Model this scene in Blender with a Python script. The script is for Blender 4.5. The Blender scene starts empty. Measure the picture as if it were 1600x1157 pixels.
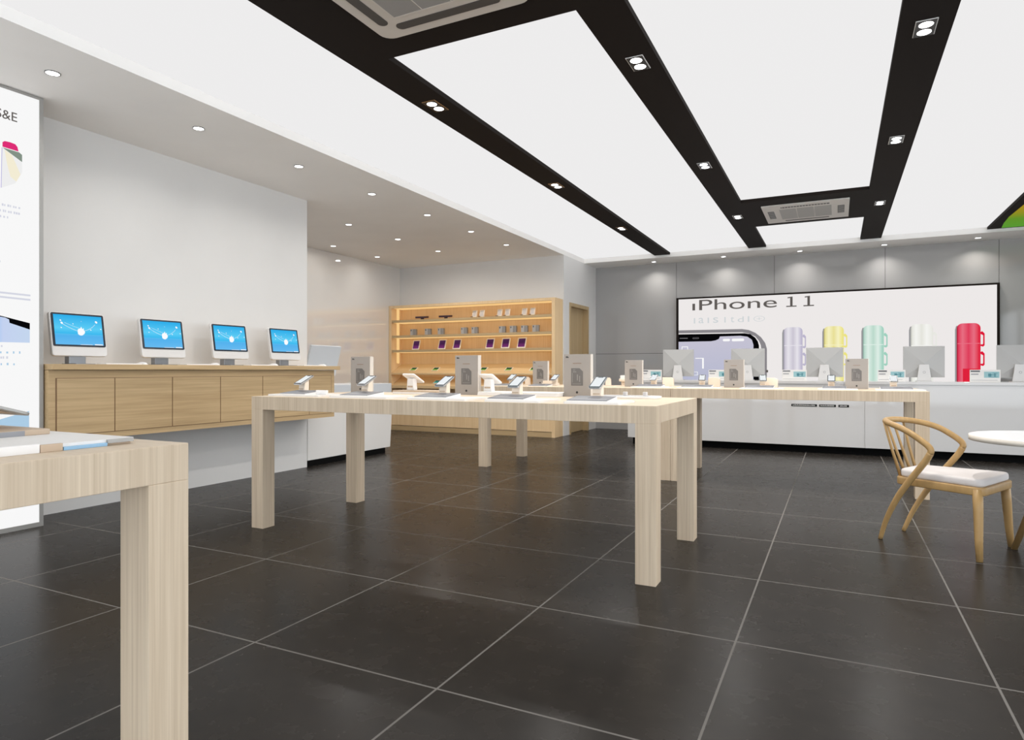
import bpy, math, random
from mathutils import Vector, Matrix

S = bpy.context.scene
COL = S.collection
R = math.radians
PI = math.pi

# ------------------------------------------------------------------ camera
cam_d = bpy.data.cameras.new('camera')
cam_d.sensor_width = 36.0
cam_d.lens = 36.0 * 1024 / 1600
cam_d.clip_start = 0.05
cam = bpy.data.objects.new('camera', cam_d)
cam.location = (0, 0, 1.08)
cam.rotation_euler = (R(90), 0, R(26.36))
COL.objects.link(cam)
S.camera = cam

# ------------------------------------------------------------------ colour management, world
S.view_settings.view_transform = 'Standard'
S.view_settings.look = 'None'
S.view_settings.gamma = 1
S.view_settings.use_curve_mapping = False
S.view_settings.exposure = 0.0
S.cycles.use_denoising = True
S.cycles.max_bounces = 8
S.cycles.sample_clamp_indirect = 4.0

W = bpy.data.worlds.new('daylight')
S.world = W
W.use_nodes = True
W.node_tree.nodes['Background'].inputs[0].default_value = (0.86, 0.93, 1.0, 1)
W.node_tree.nodes['Background'].inputs[1].default_value = 3.5

CEIL_EMIT = 0.85      # luminous stretch ceiling
SPOT_SOFFIT = 4.0
SPOT_TWIN = 16.0
SPOT_BACK = 2.6
LED = 0.92


# ------------------------------------------------------------------ materials
def lin(c):
    out = []
    for v in c:
        v = v / 255.0
        out.append(v / 12.92 if v <= 0.04045 else ((v + 0.055) / 1.055) ** 2.4)
    return (out[0], out[1], out[2], 1.0)


def mat(name, rgb, rough=0.5, spec=0.5, metal=0.0, coat=0.0):
    m = bpy.data.materials.new(name)
    m.use_nodes = True
    b = m.node_tree.nodes['Principled BSDF']
    b.inputs['Base Color'].default_value = lin(rgb)
    b.inputs['Roughness'].default_value = rough
    b.inputs['Specular IOR Level'].default_value = spec
    b.inputs['Metallic'].default_value = metal
    b.inputs['Coat Weight'].default_value = coat
    b.inputs['Coat Roughness'].default_value = 0.03
    return m


def emit(name, rgb, strength=1.0):
    m = bpy.data.materials.new(name)
    m.use_nodes = True
    nt = m.node_tree
    nt.nodes.clear()
    o = nt.nodes.new('ShaderNodeOutputMaterial')
    e = nt.nodes.new('ShaderNodeEmission')
    e.inputs[0].default_value = lin(rgb)
    e.inputs[1].default_value = strength
    nt.links.new(e.outputs[0], o.inputs[0])
    return m


def emit_ramp(name, stops, axis='X', strength=1.0):
    """a backlit print whose picture runs through colours along one axis of the printed shape"""
    m = emit(name, (255, 255, 255), strength)
    nt = m.node_tree
    e = [n for n in nt.nodes if n.type == 'EMISSION'][0]
    tc = nt.nodes.new('ShaderNodeTexCoord')
    sp = nt.nodes.new('ShaderNodeSeparateXYZ')
    rp = nt.nodes.new('ShaderNodeValToRGB')
    nt.links.new(tc.outputs['Generated'], sp.inputs[0])
    nt.links.new(sp.outputs[axis], rp.inputs[0])
    els = rp.color_ramp.elements
    while len(els) > 1:
        els.remove(els[-1])
    els[0].position = stops[0][0]
    els[0].color = lin(stops[0][1])
    for p, c in stops[1:]:
        k = els.new(p)
        k.color = lin(c)
    nt.links.new(rp.outputs[0], e.inputs[0])
    return m


def wood(name, c1, c2, axis, fine=85.0, rough=0.5, contrast=0.18):
    m = mat(name, c1, rough, 0.35)
    nt = m.node_tree
    b = nt.nodes['Principled BSDF']
    tc = nt.nodes.new('ShaderNodeTexCoord')

    def streak(s_cross, s_along, detail):
        mp = nt.nodes.new('ShaderNodeMapping')
        sc = [s_cross] * 3
        sc['xyz'.index(axis)] = s_along
        mp.inputs['Scale'].default_value = sc
        nt.links.new(tc.outputs['Object'], mp.inputs[0])
        n = nt.nodes.new('ShaderNodeTexNoise')
        n.inputs['Scale'].default_value = 1.0
        n.inputs['Detail'].default_value = detail
        n.inputs['Roughness'].default_value = 0.6
        nt.links.new(mp.outputs[0], n.inputs['Vector'])
        return n
    n1 = streak(fine, 1.6, 4)
    n2 = streak(14.0, 0.9, 2)
    mx = nt.nodes.new('ShaderNodeMix')
    mx.inputs[0].default_value = 0.32
    nt.links.new(n1.outputs['Fac'], mx.inputs[2])
    nt.links.new(n2.outputs['Fac'], mx.inputs[3])
    rp = nt.nodes.new('ShaderNodeValToRGB')
    rp.color_ramp.elements[0].position = 0.5 - contrast
    rp.color_ramp.elements[0].color = lin(c2)
    rp.color_ramp.elements[1].position = 0.5 + contrast
    rp.color_ramp.elements[1].color = lin(c1)
    nt.links.new(mx.outputs[0], rp.inputs[0])
    nt.links.new(rp.outputs[0], b.inputs['Base Color'])
    return m


def plaster(name, rgb, rough=0.6, spec=0.3):
    m = mat(name, rgb, rough, spec)
    nt = m.node_tree
    b = nt.nodes['Principled BSDF']
    tc = nt.nodes.new('ShaderNodeTexCoord')
    n = nt.nodes.new('ShaderNodeTexNoise')
    n.inputs['Scale'].default_value = 1.7
    n.inputs['Detail'].default_value = 5
    nt.links.new(tc.outputs['Object'], n.inputs['Vector'])
    rp = nt.nodes.new('ShaderNodeValToRGB')
    c = lin(rgb)
    rp.color_ramp.elements[0].position = 0.3
    rp.color_ramp.elements[0].color = (c[0] * .96, c[1] * .96, c[2] * .96, 1)
    rp.color_ramp.elements[1].position = 0.7
    rp.color_ramp.elements[1].color = c
    nt.links.new(n.outputs['Fac'], rp.inputs[0])
    nt.links.new(rp.outputs[0], b.inputs['Base Color'])
    return m


def tile_floor():
    m = mat('dark_floor_tile', (70, 66, 62), 0.3, 0.07)
    nt = m.node_tree
    b = nt.nodes['Principled BSDF']
    tc = nt.nodes.new('ShaderNodeTexCoord')
    sp = nt.nodes.new('ShaderNodeSeparateXYZ')
    nt.links.new(tc.outputs['Object'], sp.inputs[0])

    def math_(op, a, bv):
        n = nt.nodes.new('ShaderNodeMath')
        n.operation = op
        for i, v in enumerate((a, bv)):
            if isinstance(v, (int, float)):
                n.inputs[i].default_value = v
            else:
                nt.links.new(v, n.inputs[i])
        return n.outputs[0]
    T = 0.853
    lines = []
    cells = []
    for out, off in ((sp.outputs['X'], -1.2135), (sp.outputs['Y'], 3.581)):
        u = math_('DIVIDE', math_('SUBTRACT', out, off), T)
        fr = math_('SUBTRACT', u, math_('FLOOR', u, 0.0))
        d = math_('ABSOLUTE', math_('SUBTRACT', fr, 0.5), 0.0)
        lines.append(math_('GREATER_THAN', d, 0.5 - 0.0041 / T))
        cells.append(math_('FLOOR', u, 0.0))
    grout = math_('MAXIMUM', lines[0], lines[1])
    # per tile tone
    cb = nt.nodes.new('ShaderNodeCombineXYZ')
    nt.links.new(cells[0], cb.inputs[0])
    nt.links.new(cells[1], cb.inputs[1])
    wn = nt.nodes.new('ShaderNodeTexWhiteNoise')
    nt.links.new(cb.outputs[0], wn.inputs['Vector'])
    n1 = nt.nodes.new('ShaderNodeTexNoise')
    n1.inputs['Scale'].default_value = 9.0
    n1.inputs['Detail'].default_value = 4
    n1.inputs['Roughness'].default_value = 0.5
    vadd = nt.nodes.new('ShaderNodeVectorMath')
    vadd.operation = 'MULTIPLY_ADD'
    nt.links.new(cb.outputs[0], vadd.inputs[0])
    vadd.inputs[1].default_value = (7.3, 3.1, 0)
    nt.links.new(tc.outputs['Object'], vadd.inputs[2])
    nt.links.new(vadd.outputs[0], n1.inputs['Vector'])
    f = math_('ADD', math_('MULTIPLY', n1.outputs['Fac'], 0.85), math_('MULTIPLY', wn.outputs['Value'], 0.12))
    rp = nt.nodes.new('ShaderNodeValToRGB')
    rp.color_ramp.elements[0].position = 0.3
    rp.color_ramp.elements[0].color = lin((45, 42, 39))
    rp.color_ramp.elements[1].position = 0.72
    rp.color_ramp.elements[1].color = lin((52, 48, 44))
    nt.links.new(f, rp.inputs[0])
    mx = nt.nodes.new('ShaderNodeMix')
    mx.data_type = 'RGBA'
    nt.links.new(grout, mx.inputs[0])
    nt.links.new(rp.outputs[0], mx.inputs[6])
    mx.inputs[7].default_value = lin((118, 114, 109))
    nt.links.new(mx.outputs[2], b.inputs['Base Color'])
    rr = math_('ADD', math_('MULTIPLY', n1.outputs['Fac'], 0.05), 0.245)
    rr2 = math_('MAXIMUM', rr, math_('MULTIPLY', grout, 0.7))
    nt.links.new(rr2, b.inputs['Roughness'])
    return m


def screen_wallpaper():
    """blue desktop picture: sky above, lighter band at the horizon, violet-blue water below"""
    return emit_ramp('blue_screen_picture', [(0, (103, 186, 240)), (.30, (84, 178, 238)), (.36, (88, 190, 240)),
                                             (.37, (58, 184, 238)), (.55, (92, 205, 246)), (1, (44, 172, 233))], 'Z', 1.0)


M = {}
M['floor'] = tile_floor()
M['wall'] = plaster('white_wall_paint', (226, 224, 221))
M['gloss_white'] = mat('white_gloss_panel', (226, 222, 217), 0.04, 0.6, 0, 1.0)
M['gloss_white'].node_tree.nodes['Principled BSDF'].inputs['Coat IOR'].default_value = 2.1
M['soffit'] = plaster('soffit_paint', (252, 249, 245))
M['grey_gloss'] = mat('grey_gloss_panel', (170, 168, 166), 0.05, 0.5)
M['joint'] = mat('dark_joint', (60, 58, 57), 0.7)
M['ceiling'] = emit('luminous_ceiling_membrane', (255, 254, 254), CEIL_EMIT)
M['beam'] = mat('dark_brown_beam', (32, 26, 23), 0.7, 0.1)
M['ash_z'] = wood('ash_upright_grain', (222, 203, 178), (192, 170, 143), 'z', fine=120)
M['ash_x'] = wood('ash_long_grain', (222, 204, 180), (206, 186, 160), 'x')
M['oak_y'] = wood('oak_level_grain', (210, 181, 138), (182, 153, 113), 'y', fine=60)
M['oak_z'] = wood('oak_upright_grain', (196, 172, 132), (174, 148, 110), 'z')
M['shelf_x'] = wood('oak_slanted_grain', (226, 196, 150), (208, 176, 130), 'x')
M['shelf_z'] = wood('oak_bookcase_grain', (238, 208, 164), (224, 190, 144), 'z')
M['counter_front'] = mat('grey_white_gloss_front', (206, 203, 200), 0.06, 0.6)
M['oak_x'] = wood('oak_shelf_grain', (200, 174, 132), (180, 152, 112), 'x')
M['chair_wood'] = wood('chair_beech', (184, 150, 100), (168, 134, 86), 'z', fine=40, rough=0.35)
M['white'] = mat('white_plastic', (236, 233, 230), 0.35)
M['matte_white'] = mat('matte_white', (232, 229, 225), 0.6)
M['cream'] = mat('cream_plastic', (233, 218, 200), 0.45)
M['tan'] = mat('tan_board', (196, 174, 150), 0.6)
M['silver'] = mat('silver_metal', (196, 196, 197), 0.3, 0.5, 0.6)
M['alu'] = mat('light_aluminium', (222, 219, 216), 0.35, 0.5, 0.15)
M['base_metal'] = mat('grey_steel_foot', (150, 152, 155), 0.3, 0.5, 0.6)
M['monitor_grey'] = mat('monitor_back_grey', (172, 171, 169), 0.4)
M['stand_grey'] = mat('monitor_stand_grey', (205, 203, 201), 0.35)
M['frame_grey'] = mat('grey_metal_frame', (164, 162, 158), 0.4, 0.5, 0.3)
M['black'] = mat('black_plastic', (18, 18, 20), 0.3)
M['kick'] = mat('black_plinth', (10, 10, 10), 0.8, 0.1)
M['bezel'] = mat('dark_bezel', (32, 40, 52), 0.2)
M['teal_bezel'] = mat('dark_teal_bezel', (38, 56, 62), 0.25)
M['slate'] = mat('grey_printed_card', (116, 117, 121), 0.45)
M['slate_light'] = mat('light_grey_print', (148, 148, 151), 0.45)
M['slate_dark'] = mat('dark_grey_print', (88, 88, 92), 0.4)
M['box'] = mat('taupe_card', (158, 151, 144), 0.55)
M['box_print'] = mat('dark_taupe_print', (104, 99, 95), 0.4)
M['box_line'] = mat('taupe_line', (140, 136, 131), 0.5)
M['teal_ink'] = mat('teal_ink', (70, 128, 138), .5)
M['card'] = mat('pale_card_board', (222, 219, 215), 0.5)
M['card_teal'] = mat('muted_teal_print', (142, 182, 186), 0.4)
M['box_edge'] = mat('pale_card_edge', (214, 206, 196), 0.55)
M['ink'] = mat('dark_ink', (40, 38, 38), 0.6)
M['pale_ink'] = mat('pale_ink', (205, 203, 198), 0.6)
M['brown_ink'] = mat('brown_ink', (140, 118, 102), 0.6)
M['sky_blue'] = mat('light_blue_gloss', (150, 190, 220), 0.2)
M['screen_white'] = emit('phone_screen_glow', (244, 248, 250), 0.95)
M['screen_blue'] = screen_wallpaper()
M['screen_mark'] = emit('screen_white_mark', (250, 252, 255), 1.0)
M['screen_teal'] = emit('teal_screen', (116, 176, 178), 0.85)
M['screen_dark_teal'] = emit('dark_teal_screen_mark', (46, 98, 104), 0.8)
M['lamp'] = emit('lamp_disc', (255, 255, 255), 6.0)
M['led'] = emit('warm_led', (255, 208, 140), LED)
M['dl_ring'] = mat('grey_lamp_ring', (112, 110, 107), 0.4)
M['gold'] = mat('tan_lamp_rim', (170, 128, 84), 0.4)
M['ac_body'] = mat('air_conditioner_beige', (206, 197, 187), 0.45)
M['ac_dark'] = mat('air_slot_dark', (70, 66, 63), 0.5)
M['fabric'] = mat('off_white_seat_fabric', (216, 210, 207), 0.85, 0.2)
M['stone'] = plaster('travertine_edge', (222, 214, 202), 0.5)
M['table_white'] = mat('white_table_top', (240, 240, 241), 0.25)
M['purple'] = mat('dark_purple', (58, 36, 52), 0.4)
M['purple_screen'] = emit_ramp('purple_screen_picture', [(0, (150, 70, 140)), (.3, (128, 58, 122)), (.55, (88, 48, 90)), (1, (98, 58, 98))], 'Z', .6)
M['green_screen'] = emit_ramp('green_screen_picture', [(0, (150, 190, 70)), (.45, (110, 160, 60)), (.5, (36, 60, 44)), (1, (60, 90, 80))], 'Y', .8)
M['teal_small'] = emit_ramp('teal_picture', [(0, (110, 190, 170)), (.5, (60, 130, 120)), (1, (40, 84, 90))], 'Y', .8)
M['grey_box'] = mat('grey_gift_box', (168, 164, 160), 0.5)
M['grey_box_shaded'] = mat('grey_gift_box_shaded_side', (140, 137, 133), 0.5)  # gift box grey darkened: shade on the turned side put into the colour
M['ivory'] = mat('ivory_frame', (240, 228, 210), 0.4)
M['print_grey'] = mat('pale_grey_print', (206, 200, 196), 0.5)
M['brown'] = mat('brown_tab', (128, 96, 66), 0.5)
M['glass_grey'] = mat('frosted_grey_screen', (212, 215, 218), 0.3)
# backlit prints
M['lb_white'] = emit('backlit_white_film', (251, 251, 251), 0.97)
M['ad_white'] = emit('backlit_advert_film', (240, 236, 235), 0.97)
M['p_dark'] = emit('print_dark_grey', (96, 91, 88))
M['p_black'] = emit('print_black', (8, 8, 10))
M['p_pale'] = emit('print_pale_grey', (206, 212, 214))
M['p_grey'] = emit('print_grey', (137, 134, 138))
M['p_lav'] = emit_ramp('print_lavender_screen', [(0, (180, 184, 208)), (1, (198, 195, 211))], 'Z')
M['p_white'] = emit('print_white', (250, 250, 250))
M['p_pink'] = emit('print_pink', (222, 46, 118))
M['p_sage'] = emit('print_sage', (132, 146, 134))
M['p_cream'] = emit('print_cream', (243, 236, 212))
M['p_ltgrey'] = emit('print_light_grey', (238, 238, 238))
M['p_blue'] = emit_ramp('print_blue_sky', [(0, (66, 158, 248)), (.35, (128, 190, 250)), (.6, (196, 210, 240)), (1, (196, 214, 238))], 'Y')
M['p_bluebit'] = emit('print_light_blue', (172, 204, 228))
M['p_faint'] = emit('print_faint_grey', (212, 214, 226))
M['p_lilac_line'] = emit('print_lilac', (190, 188, 224))
M['p_shadow'] = emit('print_flask_edge', (150, 150, 152))


# ------------------------------------------------------------------ mesh helpers
class MB:
    def __init__(self):
        self.v, self.f, self.m, self.s = [], [], [], []

    def add(self, verts, faces, mi=0, smooth=False):
        o = len(self.v)
        self.v += [tuple(p) for p in verts]
        for k, f in enumerate(faces):
            self.f.append([i + o for i in f])
            self.m.append(mi[k] if isinstance(mi, (list, tuple)) else mi)
            self.s.append(smooth)
        return self

    def box(self, x0, x1, y0, y1, z0, z1, mi=0, T=None):
        v = [Vector(p) for p in ((x0, y0, z0), (x1, y0, z0), (x1, y1, z0), (x0, y1, z0),
                                 (x0, y0, z1), (x1, y0, z1), (x1, y1, z1), (x0, y1, z1))]
        if T:
            v = [T @ p for p in v]
        # bottom, top, front(-y), right(+x), back(+y), left(-x)
        return self.add(v, [(3, 2, 1, 0), (4, 5, 6, 7), (0, 1, 5, 4), (1, 2, 6, 5), (2, 3, 7, 6), (3, 0, 4, 7)], mi)

    def prism(self, poly, axis, a, b, mi=0, T=None, smooth=False):
        """poly: 2-D points; axis 'x': (y,z), 'y': (x,z), 'z': (x,y)"""
        def P(p, t):
            if axis == 'x':
                q = Vector((t, p[0], p[1]))
            elif axis == 'y':
                q = Vector((p[0], t, p[1]))
            else:
                q = Vector((p[0], p[1], t))
            return T @ q if T else q
        n = len(poly)
        v = [P(p, a) for p in poly] + [P(p, b) for p in poly]
        f = [list(range(n)), list(range(n, 2 * n))]
        self.add(v, f, mi)
        o = len(self.v) - 2 * n
        for i in range(n):
            j = (i + 1) % n
            self.f.append([o + i, o + j, o + n + j, o + n + i])
            self.m.append(mi)
            self.s.append(smooth)
        return self

    def tube(self, pts, rads, n=12, mi=0, flat=1.0, up=(0, 0, 1), T=None):
        pts = [Vector(p) for p in pts]
        if not isinstance(rads, (list, tuple)):
            rads = [rads] * len(pts)
        rings = []
        prev = None
        for i, p in enumerate(pts):
            t = (pts[min(i + 1, len(pts) - 1)] - pts[max(i - 1, 0)]).normalized()
            if prev is None:
                a = t.cross(Vector(up))
                if a.length < 1e-3:
                    a = t.cross(Vector((1, 0, 0)))
                a.normalize()
            else:
                a = (prev - t * prev.dot(t)).normalized()
            prev = a
            b = t.cross(a)
            rings.append([p + a * math.cos(2 * PI * k / n) * rads[i] + b * math.sin(2 * PI * k / n) * rads[i] * flat for k in range(n)])
        v = [q for r in rings for q in r]
        if T:
            v = [T @ q for q in v]
        f = []
        for i in range(len(rings) - 1):
            for k in range(n):
                f.append((i * n + k, i * n + (k + 1) % n, (i + 1) * n + (k + 1) % n, (i + 1) * n + k))
        self.add(v, f, mi, True)
        o = len(self.v) - len(v)
        for base in (0, (len(rings) - 1) * n):
            self.f.append([o + base + k for k in range(n)])
            self.m.append(mi)
            self.s.append(False)
        return self

    def disc(self, c, r, z0, z1, n=28, mi=0, ry=None):
        ry = ry or r
        return self.prism([(c[0] + r * math.cos(2 * PI * k / n), c[1] + ry * math.sin(2 * PI * k / n)) for k in range(n)], 'z', z0, z1, mi, smooth=True)

    def build(self, name, mats, parent=None, bevel=0.0, seg=2, T=None):
        me = bpy.data.meshes.new(name)
        v = self.v if T is None else [T @ Vector(p) for p in self.v]
        me.from_pydata([tuple(p) for p in v], [], self.f)
        if not isinstance(mats, (list, tuple)):
            mats = [mats]
        for m in mats:
            me.materials.append(m)
        for p, mi, s in zip(me.polygons, self.m, self.s):
            p.material_index = mi
            p.use_smooth = s
        import bmesh
        bm = bmesh.new()
        bm.from_mesh(me)
        bmesh.ops.recalc_face_normals(bm, faces=bm.faces)
        bm.to_mesh(me)
        bm.free()
        o = bpy.data.objects.new(name, me)
        COL.objects.link(o)
        if parent is not None:
            o.parent = parent
        if bevel > 0:
            bv = o.modifiers.new('soft_edge', 'BEVEL')
            bv.width = bevel
            bv.segments = seg
            bv.limit_method = 'ANGLE'
            bv.angle_limit = R(40)
        return o


def rrect(x0, x1, y0, y1, r, n=5):
    pts = []
    for cx, cy, a in ((x1 - r, y1 - r, 0), (x0 + r, y1 - r, 90), (x0 + r, y0 + r, 180), (x1 - r, y0 + r, 270)):
        for k in range(n + 1):
            t = R(a + 90.0 * k / n)
            pts.append((cx + r * math.cos(t), cy + r * math.sin(t)))
    return pts


def spline(pts, n=8):
    """Catmull-Rom through the points"""
    P = [Vector(p) for p in pts]
    P = [P[0] * 2 - P[1]] + P + [P[-1] * 2 - P[-2]]
    out = []
    for i in range(1, len(P) - 2):
        for k in range(n):
            t = k / n
            a, b, c, d = P[i - 1], P[i], P[i + 1], P[i + 2]
            out.append(0.5 * ((2 * b) + (c - a) * t + (2 * a - 5 * b + 4 * c - d) * t * t + (3 * b - a - 3 * c + d) * t ** 3))
    out.append(P[-2])
    return out


def thing(name, label, cat, loc=(0, 0, 0), rz=0.0, group=None):
    o = bpy.data.objects.new(name, None)
    o.empty_display_size = 0.1
    o.location = loc
    o.rotation_euler = (0, 0, rz)
    COL.objects.link(o)
    o['label'] = label
    o['category'] = cat
    if group:
        o['group'] = group
    return o


def tag(o, label, cat, group=None):
    o['label'] = label
    o['category'] = cat
    if group:
        o['group'] = group
    return o


KIDS = {}


def copy_tree(src, parent=None):
    c = src.copy()
    COL.objects.link(c)
    if parent is not None:
        c.parent = parent
    for ch in list(src.children):
        copy_tree(ch, c)
    return c


def dup(src, loc, rz, label, group=None):
    c = copy_tree(src)
    c.location = loc
    c.rotation_euler = (0, 0, rz)
    c['label'] = label
    if group:
        c['group'] = group
    return c


def struct(name, mb, m, parent=None, bevel=0.0):
    o = mb.build(name, m, parent, bevel)
    if parent is None:
        o['kind'] = 'structure'
    return o


def spot(parent, loc, energy, size, color=(1, 0.97, 0.93), dia=.07):
    """the lamp's own light: a flat disc just under the lens, shining down within the given angle"""
    d = bpy.data.lights.new('lamp_light', 'AREA')
    d.shape = 'DISK'
    d.size = dia
    d.energy = energy
    d.spread = R(size)
    d.color = color
    o = bpy.data.objects.new('lamp_light', d)
    COL.objects.link(o)
    o.parent = parent
    o.location = loc
    return o


def lettering(text, m, parent, name, origin, right, width, height, normal_off=0.0, depth=0.0015, squeeze=True):
    """flat letters, built as a mesh, that fill width x height; origin = lower-left corner, right = unit vector of the line"""
    cu = bpy.data.curves.new('t', 'FONT')
    cu.body = text
    cu.extrude = 0.0005
    ob = bpy.data.objects.new('t', cu)
    COL.objects.link(ob)
    dg = bpy.context.evaluated_depsgraph_get()
    me = bpy.data.meshes.new_from_object(ob.evaluated_get(dg))
    bpy.data.objects.remove(ob)
    xs = [v.co.x for v in me.vertices]
    ys = [v.co.y for v in me.vertices]
    x0, x1, y0, y1 = min(xs), max(xs), min(ys), max(ys)
    rt = Vector(right)
    up = Vector((0, 0, 1))
    nrm = rt.cross(up)
    og = Vector(origin)
    for v in me.vertices:
        a = (v.co.x - x0) / (x1 - x0) * width
        b = (v.co.y - y0) / (y1 - y0) * height
        v.co = og + rt * a + up * b + nrm * (v.co.z * depth / 0.0005 + normal_off)
    me.materials.clear()
    me.materials.append(m)
    me.name = name
    o = bpy.data.objects.new(name, me)
    COL.objects.link(o)
    o.parent = parent
    return o


# ================================================================== THE ROOM
ZC, ZS, ZB = 3.04, 2.965, 3.005        # luminous ceiling, soffit, beam undersides
YB = 11.57                             # back wall

struct('floor', MB().box(-7.6, 4.8, -2.7, 11.8, -0.1, 0), M['floor'])
struct('wall_left', MB().box(-5.5, -5.28, -2.6, 5.52, 0, ZS).box(-7.4, -5.5, 5.3, 5.52, 0, ZS), M['wall'])
struct('wall_alcove_side', MB().box(-7.42, -7.27, 5.52, 10.1, 0, ZS), M['gloss_white'])
struct('wall_alcove_back', MB().box(-7.27, -4.2, 9.98, 10.1, 0, ZS), M['wall'])
struct('wall_pier', MB().box(-4.2, -4.0, 9.98, 10.225, 0, ZS).box(-4.2, -4.0, 11.15, YB, 0, ZS)
       .box(-4.2, -4.0, 10.225, 11.15, 2.21, ZS).box(-4.35, -4.2, 10.1, YB, 0, ZS), M['wall'])
# back wall: gloss panels with fine joints
bw = MB()
xs = [-4.2, -2.517, -0.919, 0.666, 2.094, 3.6, 4.75]
for a, b in zip(xs[:-1], xs[1:]):
    bw.box(a + .003, b - .003, YB, YB + .02, 1.379, ZS)
    bw.box(a + .003, b - .003, YB, YB + .02, 0, 1.373)
bw.box(-4.2, 4.75, YB + .02, YB + .12, 0, ZS, 1)
struct('wall_back', bw, [M['grey_gloss'], M['joint']])
struct('wall_right', MB().box(4.6, 4.75, 8.2, YB, 0, ZC), M['wall'])
wg = MB()  # unseen right side: shop-front frame added, left open so daylight comes in
for y in (-2.5, .1, 2.8, 5.5, 8.1):
    wg.box(4.6, 4.7, y, y + .1, .12, 2.8)
wg.box(4.6, 4.7, -2.5, 8.2, 0, .12).box(4.6, 4.7, -2.5, 8.2, 2.8, 3.04)
struct('unseen_opening_2', wg, M['frame_grey'])
# unseen shop front behind the camera: posts, rails, left open to let daylight in
wf = MB()
for x in (-5.28, -3.0, -0.6, 1.8, 4.5):
    wf.box(x, x + .1, -2.6, -2.5, 0, 2.9)
wf.box(-5.28, 4.6, -2.6, -2.5, 0, .12).box(-5.28, 4.6, -2.6, -2.5, 2.6, 3.04)
struct('unseen_opening_1', wf, M['frame_grey'])

struct('ceiling', MB().box(-4.0, 4.6, -2.5, 10.95, ZC, ZC + .05), M['ceiling'])
tr = MB().box(-5.28, -4.0, -2.6, 5.52, ZS, ZC + .05).box(-7.4, -4.0, 5.52, 9.98, ZS, ZC + .05)
struct('trim_1', tr.box(-4.35, -4.0, 9.98, YB, ZS, ZC + .05), M['soffit'])
struct('trim_2', MB().box(-4.0, 4.6, 10.95, YB + .02, ZS, ZC + .05), M['soffit'])
bm_ = MB()
for x0, x1 in ((-2.746, -2.486), (-1.25, -0.99), (0.31, 0.58)):
    bm_.box(x0, x1, -2.5, 10.945, ZB, ZC)
bm_.box(-2.486, -1.25, 1.95, 3.292, ZB, ZC).box(-0.99, 0.31, 7.94, 9.345, ZB, ZC)
struct('trim_3', bm_, M['beam'])

# door on the pier
dr = thing('door_1', 'light wood door with plain frame in the white wall beside the bookcase', 'door', (-4.0, 10.225, 0))
del dr['label'], dr['category']
dr['kind'] = 'structure'
MB().box(-.14, .015, 0, .05, 0, 2.21).box(-.14, .015, .875, .925, 0, 2.21).box(-.14, .015, .05, .875, 2.15, 2.21).build('door_frame', M['oak_z'], dr)
MB().box(-.12, -.08, .05, .875, 0.005, 2.15).build('door_leaf', M['oak_z'], dr)

# fourth dark ceiling band with the coloured light panel
cp = thing('ceiling_light_panel', 'dark ceiling panel with curved green and yellow lit picture at right edge', 'light panel', (1.845, 10.93, ZB))
pts = [(1.995, 10.87), (1.96, 10.55), (1.937, 10.15), (1.95, 9.45), (2.03, 8.9), (2.2, 8.45), (2.5, 8.2), (2.8, 8.3), (3.0, 8.7), (3.05, 10.87)]
pts = [(x - 1.845, y - 10.93) for x, y in pts]
MB().box(0, 1.3, -3.9, 0, 0, ZC - ZB - .001).build('panel', M['beam'], cp)
MB().prism(pts, 'z', -.004, 0).build('lit_picture', emit_ramp('panel_picture', [(0, (214, 120, 30)), (.35, (205, 150, 40)), (.62, (170, 160, 40)), (.78, (110, 165, 50)), (1, (100, 172, 60))], 'Y', .75), cp)

# ------------------------------------------------------------------ ceiling lamps
def downlight(loc, label, group, energy, size):
    t = thing('downlight', label, 'downlight', loc, 0, group)
    n = 28
    mb = MB()
    mb.v = []
    for r, z in ((.044, 0), (.044, -.005), (.038, -.005), (.038, 0)):
        mb.v += [(r * math.cos(2 * PI * k / n), r * math.sin(2 * PI * k / n), z) for k in range(n)]
    for q in range(3):
        for k in range(n):
            mb.f.append([q * n + k, q * n + (k + 1) % n, (q + 1) * n + (k + 1) % n, (q + 1) * n + k])
            mb.m.append(0)
            mb.s.append(False)
    mb.build('ring', M['dl_ring'], t)
    MB().disc((0, 0), .038, -.0035, -.001).build('lit_lens', M['lamp'], t)
    spot(t, (0, 0, -.0045), energy, size)
    return t


g1 = 'recessed downlights in the left soffit'
ord_ = ['nearest the camera', 'second from the camera', 'third from the camera', 'fourth from the camera', 'fifth from the camera', 'sixth from the camera', 'farthest, before the bookcase']
for k in range(7):
    downlight((-4.455, 2.43 + 1.061 * k, ZS), 'round downlight in white soffit, row along luminous ceiling, ' + ord_[k], g1, SPOT_SOFFIT, 150)
for k, wd in enumerate(('nearest the camera', 'middle one', 'nearest the bookcase')):
    downlight((-5.66, 6.66 + 1.061 * k, ZS), 'round downlight in alcove ceiling, middle row of three, ' + wd, g1, SPOT_SOFFIT * 2.3, 170)
for k, wd in enumerate(('nearer the camera', 'nearer the bookcase')):
    downlight((-6.85, 7.71 + 1.065 * k, ZS), 'round downlight beside glossy alcove side wall, the one ' + wd, g1, SPOT_SOFFIT * .5, 170)
for k, wd in enumerate(('leftmost', 'second from left', 'third from left', 'fourth from left', 'rightmost')):
    downlight((-2.849 + 1.163 * k, 11.31, ZS), 'small downlight in soffit above advert board wall, ' + wd, 'downlights above the advert wall', SPOT_BACK, 125)

tw = 0


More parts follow.
